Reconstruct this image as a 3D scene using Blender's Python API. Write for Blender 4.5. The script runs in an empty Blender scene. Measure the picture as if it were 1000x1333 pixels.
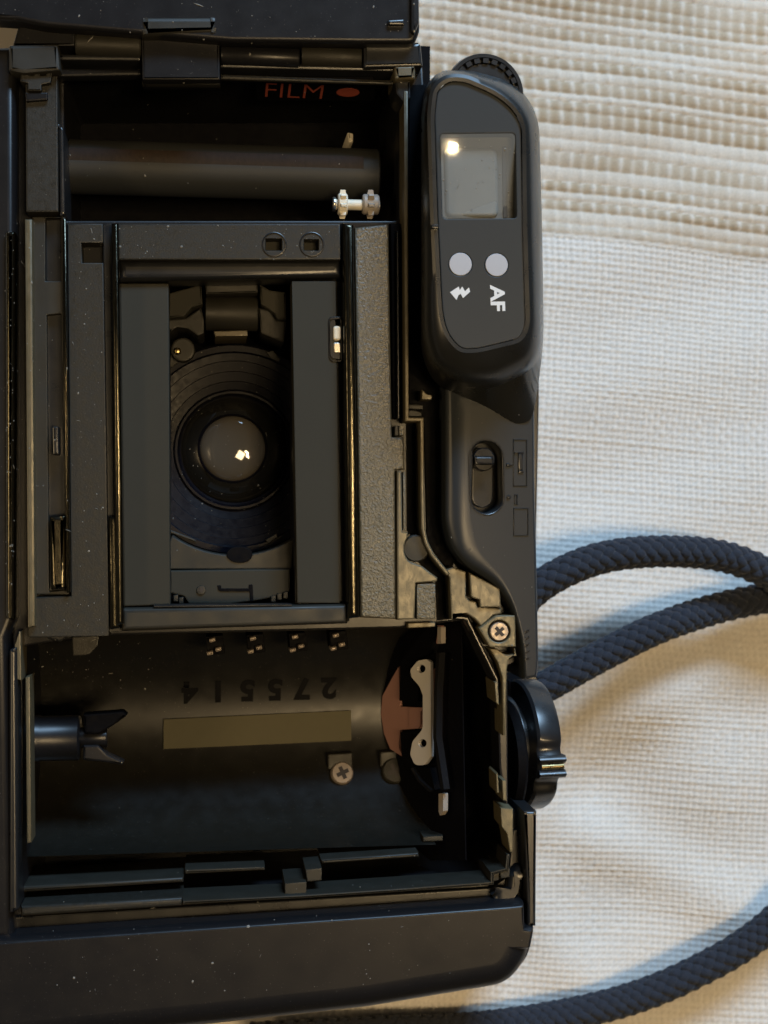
import bpy, bmesh, math, random
import numpy as np
from mathutils import Vector, Matrix
from mathutils.geometry import tessellate_polygon
random.seed(7); np.random.seed(7)
S = bpy.context.scene
S.unit_settings.scale_length = 0.01          # one unit is a centimetre
COL = S.collection
R = math.radians

# ------------------------------------------------------------------ camera
TILT, DIST, FPX = 0.122, 18.0, 1800.0
st, ct = math.sin(TILT), math.cos(TILT)
EYE = Vector((-DIST*st, 0, DIST*ct))
FWD = Vector((st, 0, -ct)); RGT = Vector((ct, 0, st)); UPV = Vector((0, 1, 0))
cd = bpy.data.cameras.new('camera'); cam = bpy.data.objects.new('camera', cd); COL.objects.link(cam)
M = Matrix((RGT, UPV, -FWD)).transposed().to_4x4(); M.translation = EYE
cam.matrix_world = M
cd.sensor_fit = 'VERTICAL'; cd.sensor_height = 24.0
cd.lens = 24.0*FPX/1333.0
cd.clip_start = 0.5; cd.clip_end = 400
cd.dof.use_dof = True; cd.dof.focus_distance = 18.0
cd.dof.aperture_fstop = cd.lens*1e-3/0.125
S.camera = cam

# ------------------------------------------------------------------ light
S.view_settings.view_transform = 'Standard'; S.view_settings.look = 'None'
S.view_settings.exposure = 0.0; S.view_settings.gamma = 1.0
w = bpy.data.worlds.new('World'); S.world = w; w.use_nodes = True
bg = w.node_tree.nodes['Background']; bg.inputs[0].default_value = (1.0, 0.9, 0.75, 1); bg.inputs[1].default_value = 0.045

def area(name, loc, target, sx, sy, power, col):
    l = bpy.data.lights.new(name, 'AREA'); l.shape = 'RECTANGLE'; l.size = sx; l.size_y = sy
    l.energy = power; l.color = col
    o = bpy.data.objects.new(name, l); COL.objects.link(o); o.location = loc
    o.rotation_euler = (Vector(target)-Vector(loc)).to_track_quat('-Z', 'Y').to_euler(); return o
area('window_light', (27, 80, 53), (0, 0, 0), 44, 22, 162000, (0.46, 0.71, 1.0))
area('warm_room_light', (-54, -2, 44), (0, 0, 0), 24, 9, 11000, (1.0, 0.72, 0.38))
area('plate_sheen_fill', (12, -7, 80), (0, 0, 0), 13, 13, 17000, (1.0, 0.72, 0.38))  # added warm fill overhead, gives the flat plates their sheen; no known lampshade
for i, (x, y) in enumerate(((22, -1), (27, -4), (24, -9), (30, -12))):
    l = bpy.data.lights.new('ceiling_bulb', 'POINT'); l.energy = 25500; l.color = (1.0, 0.72, 0.38); l.shadow_soft_size = 0.3
    o = bpy.data.objects.new('ceiling_bulb', l); COL.objects.link(o); o.location = (x, y, 80)

# ------------------------------------------------------------------ helpers
def ray(px, py):
    return FWD*FPX + RGT*(px-500.0) - UPV*(py-666.5)
def U(px, py, z=0.0):
    d = ray(px, py); t = (z-EYE.z)/d.z
    return EYE + d*t
def UP(px, py, p0, n):
    d = ray(px, py); t = (p0-EYE).dot(n)/d.dot(n)
    return EYE + d*t

def link(name, me, mat=None, parent=None, smooth=30):
    o = bpy.data.objects.new(name, me); COL.objects.link(o)
    if mat is not None: me.materials.append(mat)
    if parent is not None: o.parent = parent
    if smooth:
        me.shade_smooth(); me.set_sharp_from_angle(angle=R(smooth))
    return o
def pyd(name, v, f, mat, parent=None, smooth=30):
    me = bpy.data.meshes.new(name); me.from_pydata([tuple(p) for p in v], [], f); me.update()
    bm = bmesh.new(); bm.from_mesh(me); bmesh.ops.recalc_face_normals(bm, faces=bm.faces); bm.to_mesh(me); bm.free()
    return link(name, me, mat, parent, smooth)
def empty(name, loc, label, cat, group=None):
    o = bpy.data.objects.new(name, None); COL.objects.link(o); o.location = loc
    o['label'] = label; o['category'] = cat
    if group: o['group'] = group
    return o
def rnd(pts, r=0, n=5):
    """round polygon corners; points may be (x, y) or (x, y, radius)"""
    out = []; m = len(pts)
    for i in range(m):
        p = Vector(pts[i][:2]); rr = pts[i][2] if len(pts[i]) > 2 else r
        a = Vector(pts[i-1][:2]); b = Vector(pts[(i+1) % m][:2])
        da, db = (a-p), (b-p); la, lb = da.length, db.length
        rr = min(rr, la*0.49, lb*0.49)
        if rr < 0.3: out.append((p.x, p.y)); continue
        p0 = p+da*(rr/la); p2 = p+db*(rr/lb)
        for k in range(n+1):
            t = k/n
            q = p0*(1-t)**2 + p*2*t*(1-t) + p2*t*t
            out.append((q.x, q.y))
    return out
def circ(x, y, r, n=24, ry=None):
    ry = ry or r
    return [(x+r*math.cos(2*math.pi*k/n), y+ry*math.sin(2*math.pi*k/n)) for k in range(n)]
def rect(x0, y0, x1, y1, r=0): return rnd([(x0, y0), (x1, y0), (x1, y1), (x0, y1)], r)
def ccw(l):
    a = sum(l[i-1][0]*l[i][1]-l[i][0]*l[i-1][1] for i in range(len(l)))
    return l if a > 0 else l[::-1]
def inset(l, b):
    """inward offset of a counter-clockwise 2D loop"""
    out = []; m = len(l)
    for i in range(m):
        p = Vector(l[i]); a = Vector(l[i-1]); c = Vector(l[(i+1) % m])
        d1 = (p-a); d2 = (c-p)
        if d1.length < 1e-9: d1 = d2
        if d2.length < 1e-9: d2 = d1
        d1 = d1.normalized(); d2 = d2.normalized()
        n1 = Vector((-d1.y, d1.x)); n2 = Vector((-d2.y, d2.x)); n = n1+n2
        k = n.length_squared
        n = n*(2/k) if k > 0.5 else n1
        bb = b[i] if isinstance(b, list) else b
        out.append((p.x+n.x*bb, p.y+n.y*bb))
    return out
def prism(name, pts, zt, zb, mat, parent, bev=0.02, holes=(), seg=2, bz=None, bevf=None, hb=None, top=True, smooth=35):
    """upright block: outline in photo pixels at height zt, straight sides down to zb, rounded upper edges"""
    bz = bev if bz is None else bz; hb = bev if hb is None else hb
    V = []; F = []; tops = []; bots = []
    loops = [(pts, False)] + [(h, True) for h in holes]
    for lp, hole in loops:
        l = []
        for p in lp:
            q = U(p[0], p[1], zt); l.append((q.x, q.y))
        l2 = ccw(l)
        src = lp if l2 is l else lp[::-1]
        l = l2
        n = len(l); b = hb if hole else bev
        if bevf and not hole: b = [bevf(*p[:2]) for p in src]
        rings = [(l, zb)]
        for s in range(seg+1):
            a = s/seg*math.pi/2
            k = 1-math.cos(a); sg = -1 if hole else 1
            bb = [x*k*sg for x in b] if isinstance(b, list) else b*k*sg
            rings.append((inset(l, bb), zt-bz*(1-math.sin(a))))
        sg = -1 if hole else 1
        rings.append((inset(l, [(x+0.004)*sg for x in b] if isinstance(b, list) else (b+0.004)*sg), zt))
        base = len(V)
        for rg, z in rings:
            V += [(x, y, z) for x, y in rg]
        for ri in range(len(rings)-1):
            for i in range(n):
                j = (i+1) % n; a0 = base+ri*n; a1 = a0+n
                F.append((a0+i, a0+j, a1+j, a1+i) if not hole else (a0+j, a0+i, a1+i, a1+j))
        tops.append((base+(len(rings)-1)*n, n)); bots.append((base, n))
    if top:
        polys = [[Vector(V[b0+i]) for i in range(n)] for b0, n in tops]
        idx = [b0+i for b0, n in tops for i in range(n)]
        for t in tessellate_polygon(polys): F.append(tuple(idx[i] for i in t))
    return pyd(name, V, F, mat, parent, smooth)
def plate3(name, pts, p0, n, th, mat, parent, holes=()):
    """slab whose face lies in the plane (p0, n)"""
    n = n.normalized(); V = []; F = []; polys = []; idx = []
    for lp in [pts]+list(holes):
        a = [UP(x, y, p0, n) for x, y in lp]; k = len(a); base = len(V)
        V += a + [q-n*th for q in a]
        for i in range(k):
            j = (i+1) % k; F.append((base+i, base+j, base+k+j, base+k+i))
        polys.append(a); idx += [base+i for i in range(k)]
    for t in tessellate_polygon(polys): F.append(tuple(idx[i] for i in t))
    return pyd(name, V, F, mat, parent, 30)
def ribbon(path, wd):
    """outline of a band of given width (px) along a path"""
    L = []; Rr = []
    for i, p in enumerate(path):
        p = Vector(p); a = Vector(path[max(i-1, 0)]); c = Vector(path[min(i+1, len(path)-1)])
        d1 = (p-a) if i > 0 else (c-p); d2 = (c-p) if i < len(path)-1 else d1
        d1 = d1.normalized(); d2 = d2.normalized()
        n = Vector((-d1.y-d2.y, d1.x+d2.x)); n = n*(2/max(n.length_squared, 0.6))
        L.append(tuple(p+n*(wd/2))); Rr.append(tuple(p-n*(wd/2)))
    return L+Rr[::-1]
def lathe(name, prof, origin, axis, mat, parent, n=40, smooth=35, mod=None):
    """prof: (radius, along axis) pairs"""
    axis = Vector(axis).normalized(); h = Vector((0, 1, 0)) if abs(axis.y) < 0.9 else Vector((1, 0, 0))
    u = (h-axis*h.dot(axis)).normalized(); v = axis.cross(u); V = []; F = []
    for r, a in prof:
        for k in range(n):
            t = 2*math.pi*k/n; rr = r*(mod(k, n, a) if mod else 1)
            V.append(Vector(origin)+axis*a+(u*math.cos(t)+v*math.sin(t))*rr)
    for i in range(len(prof)-1):
        for k in range(n):
            j = (k+1) % n; F.append((i*n+k, i*n+j, (i+1)*n+j, (i+1)*n+k))
    if prof[0][0] > 1e-4: F.append(tuple(range(n-1, -1, -1)))
    if prof[-1][0] > 1e-4: F.append(tuple(range((len(prof)-1)*n, len(prof)*n)))
    return pyd(name, V, F, mat, parent, smooth)
def text_mesh(body, size, font_scale_x=1.0, bold=0.0):
    c = bpy.data.curves.new('lettering', 'FONT'); c.body = body; c.size = size
    c.align_x = 'CENTER'; c.align_y = 'CENTER'; c.offset = bold
    o = bpy.data.objects.new('lettering', c); COL.objects.link(o)
    dg = bpy.context.evaluated_depsgraph_get()
    me = bpy.data.meshes.new_from_object(o.evaluated_get(dg))
    bpy.data.objects.remove(o); bpy.data.curves.remove(c)
    me.materials.clear()
    return me

# ------------------------------------------------------------------ materials
def mat(name, base, rough=0.5, spec=0.5, metal=0.0, bump=0.0, bscale=60.0, var=0.0, vscale=8.0, rvar=0.0, coat=0.0,
        sheen=0.0, specks=0.0, stretch=(1, 1, 1), trans=0.0, detail=3.0):
    m = bpy.data.materials.new(name); m.use_nodes = True; nt = m.node_tree; N = nt.nodes; Lk = nt.links
    b = N['Principled BSDF']
    b.inputs['Base Color'].default_value = (*base, 1); b.inputs['Roughness'].default_value = rough
    b.inputs['Metallic'].default_value = metal; b.inputs['Specular IOR Level'].default_value = spec
    b.inputs['Coat Weight'].default_value = coat; b.inputs['Sheen Weight'].default_value = sheen
    b.inputs['Transmission Weight'].default_value = trans
    tc = N.new('ShaderNodeTexCoord'); mp = N.new('ShaderNodeMapping'); mp.inputs['Scale'].default_value = stretch
    Lk.new(tc.outputs['Object'], mp.inputs[0])
    def noise(sc, d=3.0):
        n = N.new('ShaderNodeTexNoise'); n.inputs['Scale'].default_value = sc; n.inputs['Detail'].default_value = d
        Lk.new(mp.outputs[0], n.inputs['Vector']); return n
    col = None
    if var:
        n = noise(vscale); mx = N.new('ShaderNodeMix'); mx.data_type = 'RGBA'
        mx.inputs['A'].default_value = (*[c*(1-var) for c in base], 1); mx.inputs['B'].default_value = (*[c*(1+var) for c in base], 1)
        Lk.new(n.outputs['Fac'], mx.inputs['Factor']); col = mx.outputs['Result']
    if specks:
        n = noise(55, 1); cr = N.new('ShaderNodeValToRGB'); cr.color_ramp.elements[0].position = 0.745; cr.color_ramp.elements[1].position = 0.78
        Lk.new(n.outputs['Fac'], cr.inputs[0]); mx = N.new('ShaderNodeMix'); mx.data_type = 'RGBA'
        ml = N.new('ShaderNodeMath'); ml.operation = 'MULTIPLY'; ml.inputs[1].default_value = specks; Lk.new(cr.outputs[0], ml.inputs[0])
        Lk.new(ml.outputs[0], mx.inputs['Factor'])
        if col: Lk.new(col, mx.inputs['A'])
        else: mx.inputs['A'].default_value = (*base, 1)
        mx.inputs['B'].default_value = (0.35, 0.33, 0.29, 1); col = mx.outputs['Result']
    if col: Lk.new(col, b.inputs['Base Color'])
    if rvar:
        n = noise(vscale*1.7, 4); mr = N.new('ShaderNodeMapRange'); mr.inputs['From Min'].default_value = 0.3; mr.inputs['From Max'].default_value = 0.7
        mr.inputs['To Min'].default_value = max(rough-rvar, 0.05); mr.inputs['To Max'].default_value = min(rough+rvar, 1)
        Lk.new(n.outputs['Fac'], mr.inputs[0]); Lk.new(mr.outputs[0], b.inputs['Roughness'])
    if bump:
        n = noise(bscale, detail); bp = N.new('ShaderNodeBump'); bp.inputs['Strength'].default_value = bump; bp.inputs['Distance'].default_value = 0.02
        Lk.new(n.outputs['Fac'], bp.inputs['Height']); Lk.new(bp.outputs[0], b.inputs['Normal'])
    return m
BLK = mat('black_plastic', (0.0065, 0.0065, 0.0075), 0.33, 0.26, rvar=0.03, vscale=2, specks=0.2)
SAT = mat('satin_black_plastic', (0.009, 0.0095, 0.0105), 0.30, 0.45, rvar=0.04, vscale=2)
POD = mat('fine_matte_black_plastic', (0.010, 0.0105, 0.0105), 0.29, 0.5, rvar=0.03, vscale=2)
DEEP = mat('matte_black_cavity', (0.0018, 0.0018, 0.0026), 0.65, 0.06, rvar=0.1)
MATT = mat('matte_charcoal_plate', (0.0145, 0.0135, 0.0103), 0.5, 0.3, var=0.12, vscale=2.5, rvar=0.08, bump=0.06, bscale=70)
FLAT = mat('flat_olive_black_plate', (0.0215, 0.0203, 0.0150), 0.65, 0.2, var=0.08, vscale=1.5)
TEX = mat('pebbled_black_plastic', (0.050, 0.043, 0.026), 0.42, 0.8, bump=0.8, bscale=30, detail=2.0)
SPK = mat('dusty_black_plate', (0.0115, 0.0108, 0.0085), 0.5, 0.3, bump=0.14, bscale=45, specks=0.2, rvar=0.1)
WORN = mat('worn_bare_plastic', (0.075, 0.062, 0.035), 0.42, 0.6, metal=0.25, var=0.35, vscale=9, rvar=0.07, stretch=(1, 0.55, 1), bump=0.10, bscale=40)
RAIL = mat('polished_worn_rail', (0.070, 0.064, 0.047), 0.20, 0.5, metal=1.0, var=0.45, vscale=9, rvar=0.06, stretch=(6, 0.6, 1), bump=0.08, bscale=40)
TAN = mat('bare_brass_toned_plate', (0.10, 0.083, 0.046), 0.45, 0.5, metal=0.2, var=0.25, vscale=9, rvar=0.12, bump=0.15, bscale=50)
SCREWM = mat('nickel_screw', (0.24, 0.20, 0.165), 0.42, 0.5, metal=0.5, rvar=0.1, vscale=14)
BRASS = mat('brass', (0.33, 0.25, 0.12), 0.3, 0.5, metal=1.0, rvar=0.1)
SLOTSHADE = mat('recess_shade', (0.01, 0.006, 0.006), 0.6)  # near-black colour standing for the shade inside a screw's cross
SIDE = mat('side_panel_plastic', (0.0165, 0.0190, 0.0215), 0.36, 0.32)
PANEL = mat('smoked_panel', (0.021, 0.0232, 0.0242), 0.48, 0.2, var=0.05, vscale=2, bump=0.03, bscale=80)
KNOB = mat('gloss_black_knob', (0.008, 0.0085, 0.010), 0.30, 0.7, rvar=0.04, vscale=3)
WHITE = mat('white_print', (0.55, 0.55, 0.55), 0.6, 0.2)
LAMPW = mat('pale_grey_lamp', (0.33, 0.33, 0.35), 0.6, 0.2)
NYL = mat('white_nylon', (0.55, 0.50, 0.40), 0.45, 0.4)
GREYN = mat('grey_nylon', (0.24, 0.21, 0.18), 0.5, 0.4)
BRN = mat('reddish_brown_plastic', (0.27, 0.145, 0.118), 0.6, 0.25)
OFFW = mat('off_white_plastic', (0.52, 0.49, 0.45), 0.5, 0.3, var=0.08, vscale=4)
RED = mat('red_print', (0.24, 0.05, 0.03), 0.6, 0.2)
PLAQ = mat('olive_label', (0.075, 0.068, 0.040), 0.6, 0.2, var=0.06)
SPOOL = mat('charcoal_spool', (0.019, 0.020, 0.0195), 0.55, 0.3)
SPOOLB = mat('brown_spool_strip', (0.016, 0.010, 0.007), 0.6, 0.2, var=0.6, vscale=14, stretch=(2, 1, 1))
INK = mat('dark_stamped_ink', (0.0025, 0.0025, 0.003), 0.7, 0.1)
LENSG = mat('lens_element', (0.008, 0.008, 0.0075), 0.04, 0.5)
LENSI = mat('inner_lens_element', (0.065, 0.058, 0.047), 0.05, 0.8)
RING = mat('lens_barrel', (0.003, 0.003, 0.0055), 0.40, 0.12, specks=0.15, rvar=0.1)
SILV = mat('bright_steel', (0.55, 0.52, 0.47), 0.3, 0.5, metal=1.0)
DUST = mat('pale_dust', (0.17, 0.165, 0.15), 0.9, 0.1)
GLASS = mat('eyepiece_glass', (0.95, 0.97, 0.96), 0.004, 0.5, trans=1.0)
def pane_mat():
    nt = GLASS.node_tree; N = nt.nodes; out = [n for n in N if n.type == 'OUTPUT_MATERIAL'][0]
    t = N.new('ShaderNodeBsdfTransparent'); g = N.new('ShaderNodeBsdfGlossy'); g.inputs['Roughness'].default_value = 0.02
    d = N.new('ShaderNodeBsdfDiffuse'); d.inputs['Color'].default_value = (0.30, 0.31, 0.30, 1)
    a = N.new('ShaderNodeMixShader'); a.inputs[0].default_value = 0.006; b = N.new('ShaderNodeMixShader'); b.inputs[0].default_value = 0.30
    nt.links.new(t.outputs[0], a.inputs[1]); nt.links.new(g.outputs[0], a.inputs[2])
    nt.links.new(a.outputs[0], b.inputs[1]); nt.links.new(d.outputs[0], b.inputs[2]); nt.links.new(b.outputs[0], out.inputs[0])
pane_mat()
GREYL = mat('frosted_eyepiece', (0.135, 0.142, 0.135), 0.5, 0.3, var=0.35, vscale=1.0)
GREYD = mat('dim_eyepiece_edge', (0.05, 0.05, 0.048), 0.6, 0.2)
GREYF = mat('grey_eyepiece_floor', (0.085, 0.086, 0.08), 0.6, 0.2, var=0.25, vscale=2)
STRAPM = mat('navy_braided_cord', (0.0145, 0.018, 0.0275), 0.85, 0.2, sheen=0.12, var=0.35, vscale=14, bump=0.6, bscale=32)

# ------------------------------------------------------------------ cloth
ZC = -4.5
def ripple(x, y):
    r = 0.10*np.sin(0.55*x+0.9*y+1.0) * np.exp(-((y+3.2)/3.5)**2)
    r += 0.12*np.exp(-(((x-4.4)*0.45+(y+5.6)*0.9)/0.55)**2)*np.clip((x-2)/2, 0, 1)
    r += 0.10*np.exp(-(((x-3.4)*-0.5+(y+3.9)*0.85)/0.6)**2)
    r -= 0.12*np.exp(-(((x-3.6)*-0.3+(y+2.9)*0.95)/0.45)**2)
    r += 0.06*np.sin(0.9*x-0.5*y)*np.sin(0.35*y+0.4)
    r += 0.08*np.exp(-(((x-2.9)*0.75+(y+6.6)*0.6)/0.5)**2)
    r *= 1.5
    r += 0.07*np.sin(1.9*x+1.1*y+2)*np.exp(-((y+3.6)/2.6)**2)+0.035*np.sin(2.6*y-0.8*x)
    r += 0.16*np.exp(-(((x-2.6)*-0.75+(y+5.4)*0.66)/0.42)**2)*np.exp(-((x-2.9)/0.9)**2)
    return r
def axis(fine0, fine1, step, lo, hi):
    f = np.arange(fine0, fine1+step/2, step)
    a = fine0-np.geomspace(step, fine0-lo, 22)[::-1]; b = fine1+np.geomspace(step, hi-fine1, 22)
    return np.concatenate([a, f, b])
def build_cloth():
    xs = axis(-1.2, 7.6, 0.0245, -60, 60); ys = axis(-9.6, 9.4, 0.0245, -60, 60)
    X, Y = np.meshgrid(xs, ys)
    fade = np.clip((X+1.4)/0.4, 0, 1)*np.clip((7.9-X)/0.4, 0, 1)*np.clip((9.7-Y)/0.4, 0, 1)*np.clip((Y+9.9)/0.4, 0, 1)
    # weave coordinates follow the cloth's slight turn and wavy threads
    rng = np.random.RandomState(3)
    def wav(t, k, a):
        o = np.zeros_like(t)
        for i in range(6):
            f = k*(0.4+rng.rand()*1.8); o += a*np.sin(t*f+rng.rand()*6.28)/(1+0.5*i)
        return o
    u = X - 0.03*Y + wav(Y, 1.4, 0.025)
    v = Y + 0.085*X + wav(X, 1.1, 0.02)
    vb = 4.88                                     # the coarse band of slubby weft begins here
    pu = 0.1055; pv = 0.1
    c = 1/(1+np.exp(-(v-vb)*60))                  # 0 = fine, 1 = coarse
    # weft row coordinate: fine rows below, thick rows above
    wr = np.cumsum(np.concatenate([[0], rng.uniform(0.12, 0.25, 60), np.full(400, 0.2)]))+vb
    row = np.where(v < vb, v/pv+0.22*np.sin(v*2.1)+0.15*np.sin(v*5.3), 0)
    r0 = math.ceil(vb/pv+1)
    row = np.where(v < vb, row, r0+np.interp(v, wr, np.arange(len(wr))))
    ui = np.floor(u/pu); vi = np.floor(row); fu = u/pu-ui; fv = row-vi
    NU, NV = 900, 900
    ru = rng.rand(NU); rv = rng.rand(NV); rv2 = rng.rand(NV)
    iu = (ui.astype(int)+300) % NU; iv = (vi.astype(int)+300) % NV
    slub = np.zeros_like(X)
    slub = 0.5+0.5*np.sin(u*2.3+rv[iv]*40)*np.sin(u*0.9+rv2[iv]*60)
    wu = np.sin(np.pi*fu)**0.8; wv = np.sin(np.pi*fv)**0.8
    par = np.where((ui+vi) % 2 == 0, 1.0, -1.0)
    s_u = np.cos(np.pi*(fv-0.5))*par; s_v = -np.cos(np.pi*(fu-0.5))*par
    thick_u = 0.6+0.8*ru[iu]; thick_v = 0.6+0.8*rv[iv]*(0.6+0.8*slub)
    h_u = wu*thick_u*0.6+s_u*0.55; h_v = wv*thick_v*0.6+s_v*0.55
    fine_h = np.maximum(h_u, h_v)
    # coarse band: round thick weft cords, pale warp threads stepping over every second column
    par2 = np.where((np.floor(u/(2*pu))+vi) % 2 == 0, 1.0, 0.0)
    fu2 = (u/(2*pu)) % 1.0
    warp = np.exp(-((fu2-0.5)/0.21)**2)
    cord = np.sin(np.pi*np.clip(fv, 0, 1))**0.6*(0.8+0.7*rv[iv]*slub)
    over = warp*(np.clip(np.sin(np.pi*np.clip(fv, 0, 1)), 0, 1)**0.5*(0.35+0.4*par2)+0.25)*(0.7+0.6*ru[(np.floor(u/(2*pu)).astype(int)+300) % NU])
    coarse_h = 1.4*cord*(1-0.5*warp)+1.5*over
    H = ((1-c)*fine_h*0.026 + c*coarse_h*0.020)*fade
    Z = ZC + ripple(X, Y)*np.exp(-((X/14)**4+(Y/14)**4)) + H
    # thread colours (yarn dye, with shade painted into the gaps): pale bleached yarn, tan weft in the band
    pale = np.array([0.60, 0.575, 0.54]); tan = np.array([0.33, 0.26, 0.175]); white = np.array([0.53, 0.48, 0.415])
    mix_f = np.clip(0.25*rv[iv]+0.25*ru[iu]+0.25*slub-0.12, 0, 1)
    bandt = np.clip(np.where(rv2[iv] > 0.5, 0.85, 0.28)+0.4*(slub-0.5)+0.3*(rv[iv]-0.5), 0, 1)
    fade_t = np.clip((v-vb)/0.25, 0, 1)
    Cf = pale+(tan-pale)*(mix_f*0.36)[..., None]
    topw = (over/np.maximum(over.max(), 1e-6))
    Cc = white+(tan-white)*(bandt*(1-0.9*warp*(0.6+0.4*par2)))[..., None]
    gap = np.clip(1-np.maximum(wu*thick_u, wv*thick_v), 0, 1)
    Cf = Cf*(1-0.22*gap)[..., None]  # crease shade between fine threads, darkened in the colour
    C = Cf*(1-c)[..., None]+Cc*c[..., None]
    C *= (0.94+0.12*rng.rand(*X.shape))[..., None]
    C = C*fade[..., None]+np.array([0.53, 0.49, 0.44])*(1-fade)[..., None]
    ny, nx = X.shape
    co = np.stack([X, Y, Z], -1).reshape(-1, 3).astype(np.float32)
    i0 = (np.arange(ny-1)[:, None]*nx+np.arange(nx-1)[None, :]).ravel()
    q = np.stack([i0, i0+1, i0+nx+1, i0+nx], 1).astype(np.int32)
    me = bpy.data.meshes.new('linen_cloth'); me.vertices.add(len(co)); me.vertices.foreach_set('co', co.ravel())
    me.loops.add(q.size); me.loops.foreach_set('vertex_index', q.ravel())
    me.polygons.add(len(q)); me.polygons.foreach_set('loop_start', np.arange(0, q.size, 4, dtype=np.int32))
    me.update(calc_edges=True)
    at = me.color_attributes.new('yarn', 'FLOAT_COLOR', 'POINT')
    at.data.foreach_set('color', np.concatenate([C.reshape(-1, 3), np.ones((len(co), 1))], 1).astype(np.float32).ravel())
    m = bpy.data.materials.new('woven_linen'); m.use_nodes = True; nt = m.node_tree; b = nt.nodes['Principled BSDF']
    a = nt.nodes.new('ShaderNodeAttribute'); a.attribute_name = 'yarn'; nt.links.new(a.outputs['Color'], b.inputs['Base Color'])
    b.inputs['Roughness'].default_value = 0.9; b.inputs['Specular IOR Level'].default_value = 0.15; b.inputs['Sheen Weight'].default_value = 0.1
    tc = nt.nodes.new('ShaderNodeTexCoord'); n = nt.nodes.new('ShaderNodeTexNoise'); n.inputs['Scale'].default_value = 45
    nt.links.new(tc.outputs['Object'], n.inputs['Vector'])
    bp = nt.nodes.new('ShaderNodeBump'); bp.inputs['Strength'].default_value = 0.35; bp.inputs['Distance'].default_value = 0.02
    nt.links.new(n.outputs['Fac'], bp.inputs['Height']); nt.links.new(bp.outputs[0], b.inputs['Normal'])
    me.shade_smooth()
    o = link('linen_cloth', me, m, None, 0)
    o['label'] = 'pale beige woven linen cloth with a coarser tan band, spread under the camera'; o['category'] = 'cloth'
build_cloth()
tb = pyd('table', [(-58, -58, -4.9), (58, -58, -4.9), (58, 58, -4.9), (-58, 58, -4.9)], [(0, 1, 2, 3)], FLAT, None, 0)
tb['kind'] = 'structure'

# ------------------------------------------------------------------ camera body
CAM = empty('film_camera', (0, 0, -4.4), 'black compact film camera lying on its front with its back open', 'camera')
CAM_INV = Matrix.Translation((0, 0, 4.4))
class P:                                          # parts are modelled in world space under the thing
    pass
ROOT = CAM
def part(o, label=None):
    if label: o['label'] = label
    return o
_prism, _plate3, _lathe, _pyd = prism, plate3, lathe, pyd
parts = []

# front shell and chassis
outline = rnd([(-12, 62, 20), (540, 66, 10), (556, 125), (600, 140), (690, 140, 30), (701, 300), (702, 520), (697, 760), (700, 860), (697, 1060), (696, 1195, 14), (688, 1250, 24), (652, 1278, 24), (330, 1326), (0, 1356, 24), (-14, 1346, 12)])
prism('front_shell', outline, -2.75, -4.4, BLK, ROOT, 0.02)
take = rect(84, 100, 519, 287, 6)
lensw = rect(219, 362, 384, 787, 2)
filmc = rnd([(30, 842, 6), (120, 828), (520, 818), (565, 812), (609, 808, 4), (646, 882, 8), (650, 1000), (666, 1128, 6), (640, 1150), (420, 1162), (240, 1172), (30, 1188, 8)])
chout = rnd([(16, 72), (549, 72), (553, 128), (574, 140), (576, 500), (576, 700), (600, 745, 20), (650, 776, 20), (680, 830), (678, 862), (661, 868), (662, 1050), (680, 1058), (680, 1178, 16), (660, 1186), (16, 1218)])
prism('chassis', chout, -0.42, -2.75, BLK, ROOT, 0.03, holes=[take, lensw, filmc])

# outer left wall with its polished bead
prism('side_wall', rnd([(-14, 60), (20, 60), (20, 806), (10, 830), (18, 1222), (-14, 1226)]), -0.06, -4.38, BLK, ROOT, 0.10, seg=4)
prism('wall_bead', rnd([(6, 300), (20, 300), (19, 808), (7, 806)], 4), 0.05, -0.3, RAIL, ROOT, 0.066, seg=4)
prism('wall_flange', rnd([(12, 846), (22, 842), (24, 1185), (12, 1190)], 3), 0.0, -0.4, SAT, ROOT, 0.045, seg=3)

# take-up side: left strip and latch
prism('side_strip', rnd([(33, 98), (75, 98), (76, 276), (34, 276)], 2), -0.06, -0.6, SPK, ROOT, 0.02)
lat = prism('catch_block', rnd([(11, 58, 3), (76, 56, 3), (79, 92, 3), (30, 96, 3), (11, 92, 3)]), 0.10, -0.5, MATT, ROOT, 0.05)
prism('hook', rnd([(28, 92), (38, 92), (38, 98), (44, 98), (44, 92), (52, 92), (52, 98), (60, 98), (60, 92), (68, 94), (66, 108), (54, 110), (54, 118), (36, 118), (36, 108), (26, 106)], 1), 0.03, -0.4, SPK, ROOT, 0.015)
prism('hook_tab', rnd([(32, 120), (62, 120), (62, 130), (34, 132)], 2), 0.0, -0.4, BLK, ROOT, 0.02)
prism('chamber_lip', rnd([(76, 160), (83, 168), (85, 278), (78, 282)], 2), -0.10, -0.9, SAT, ROOT, 0.03)

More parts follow.
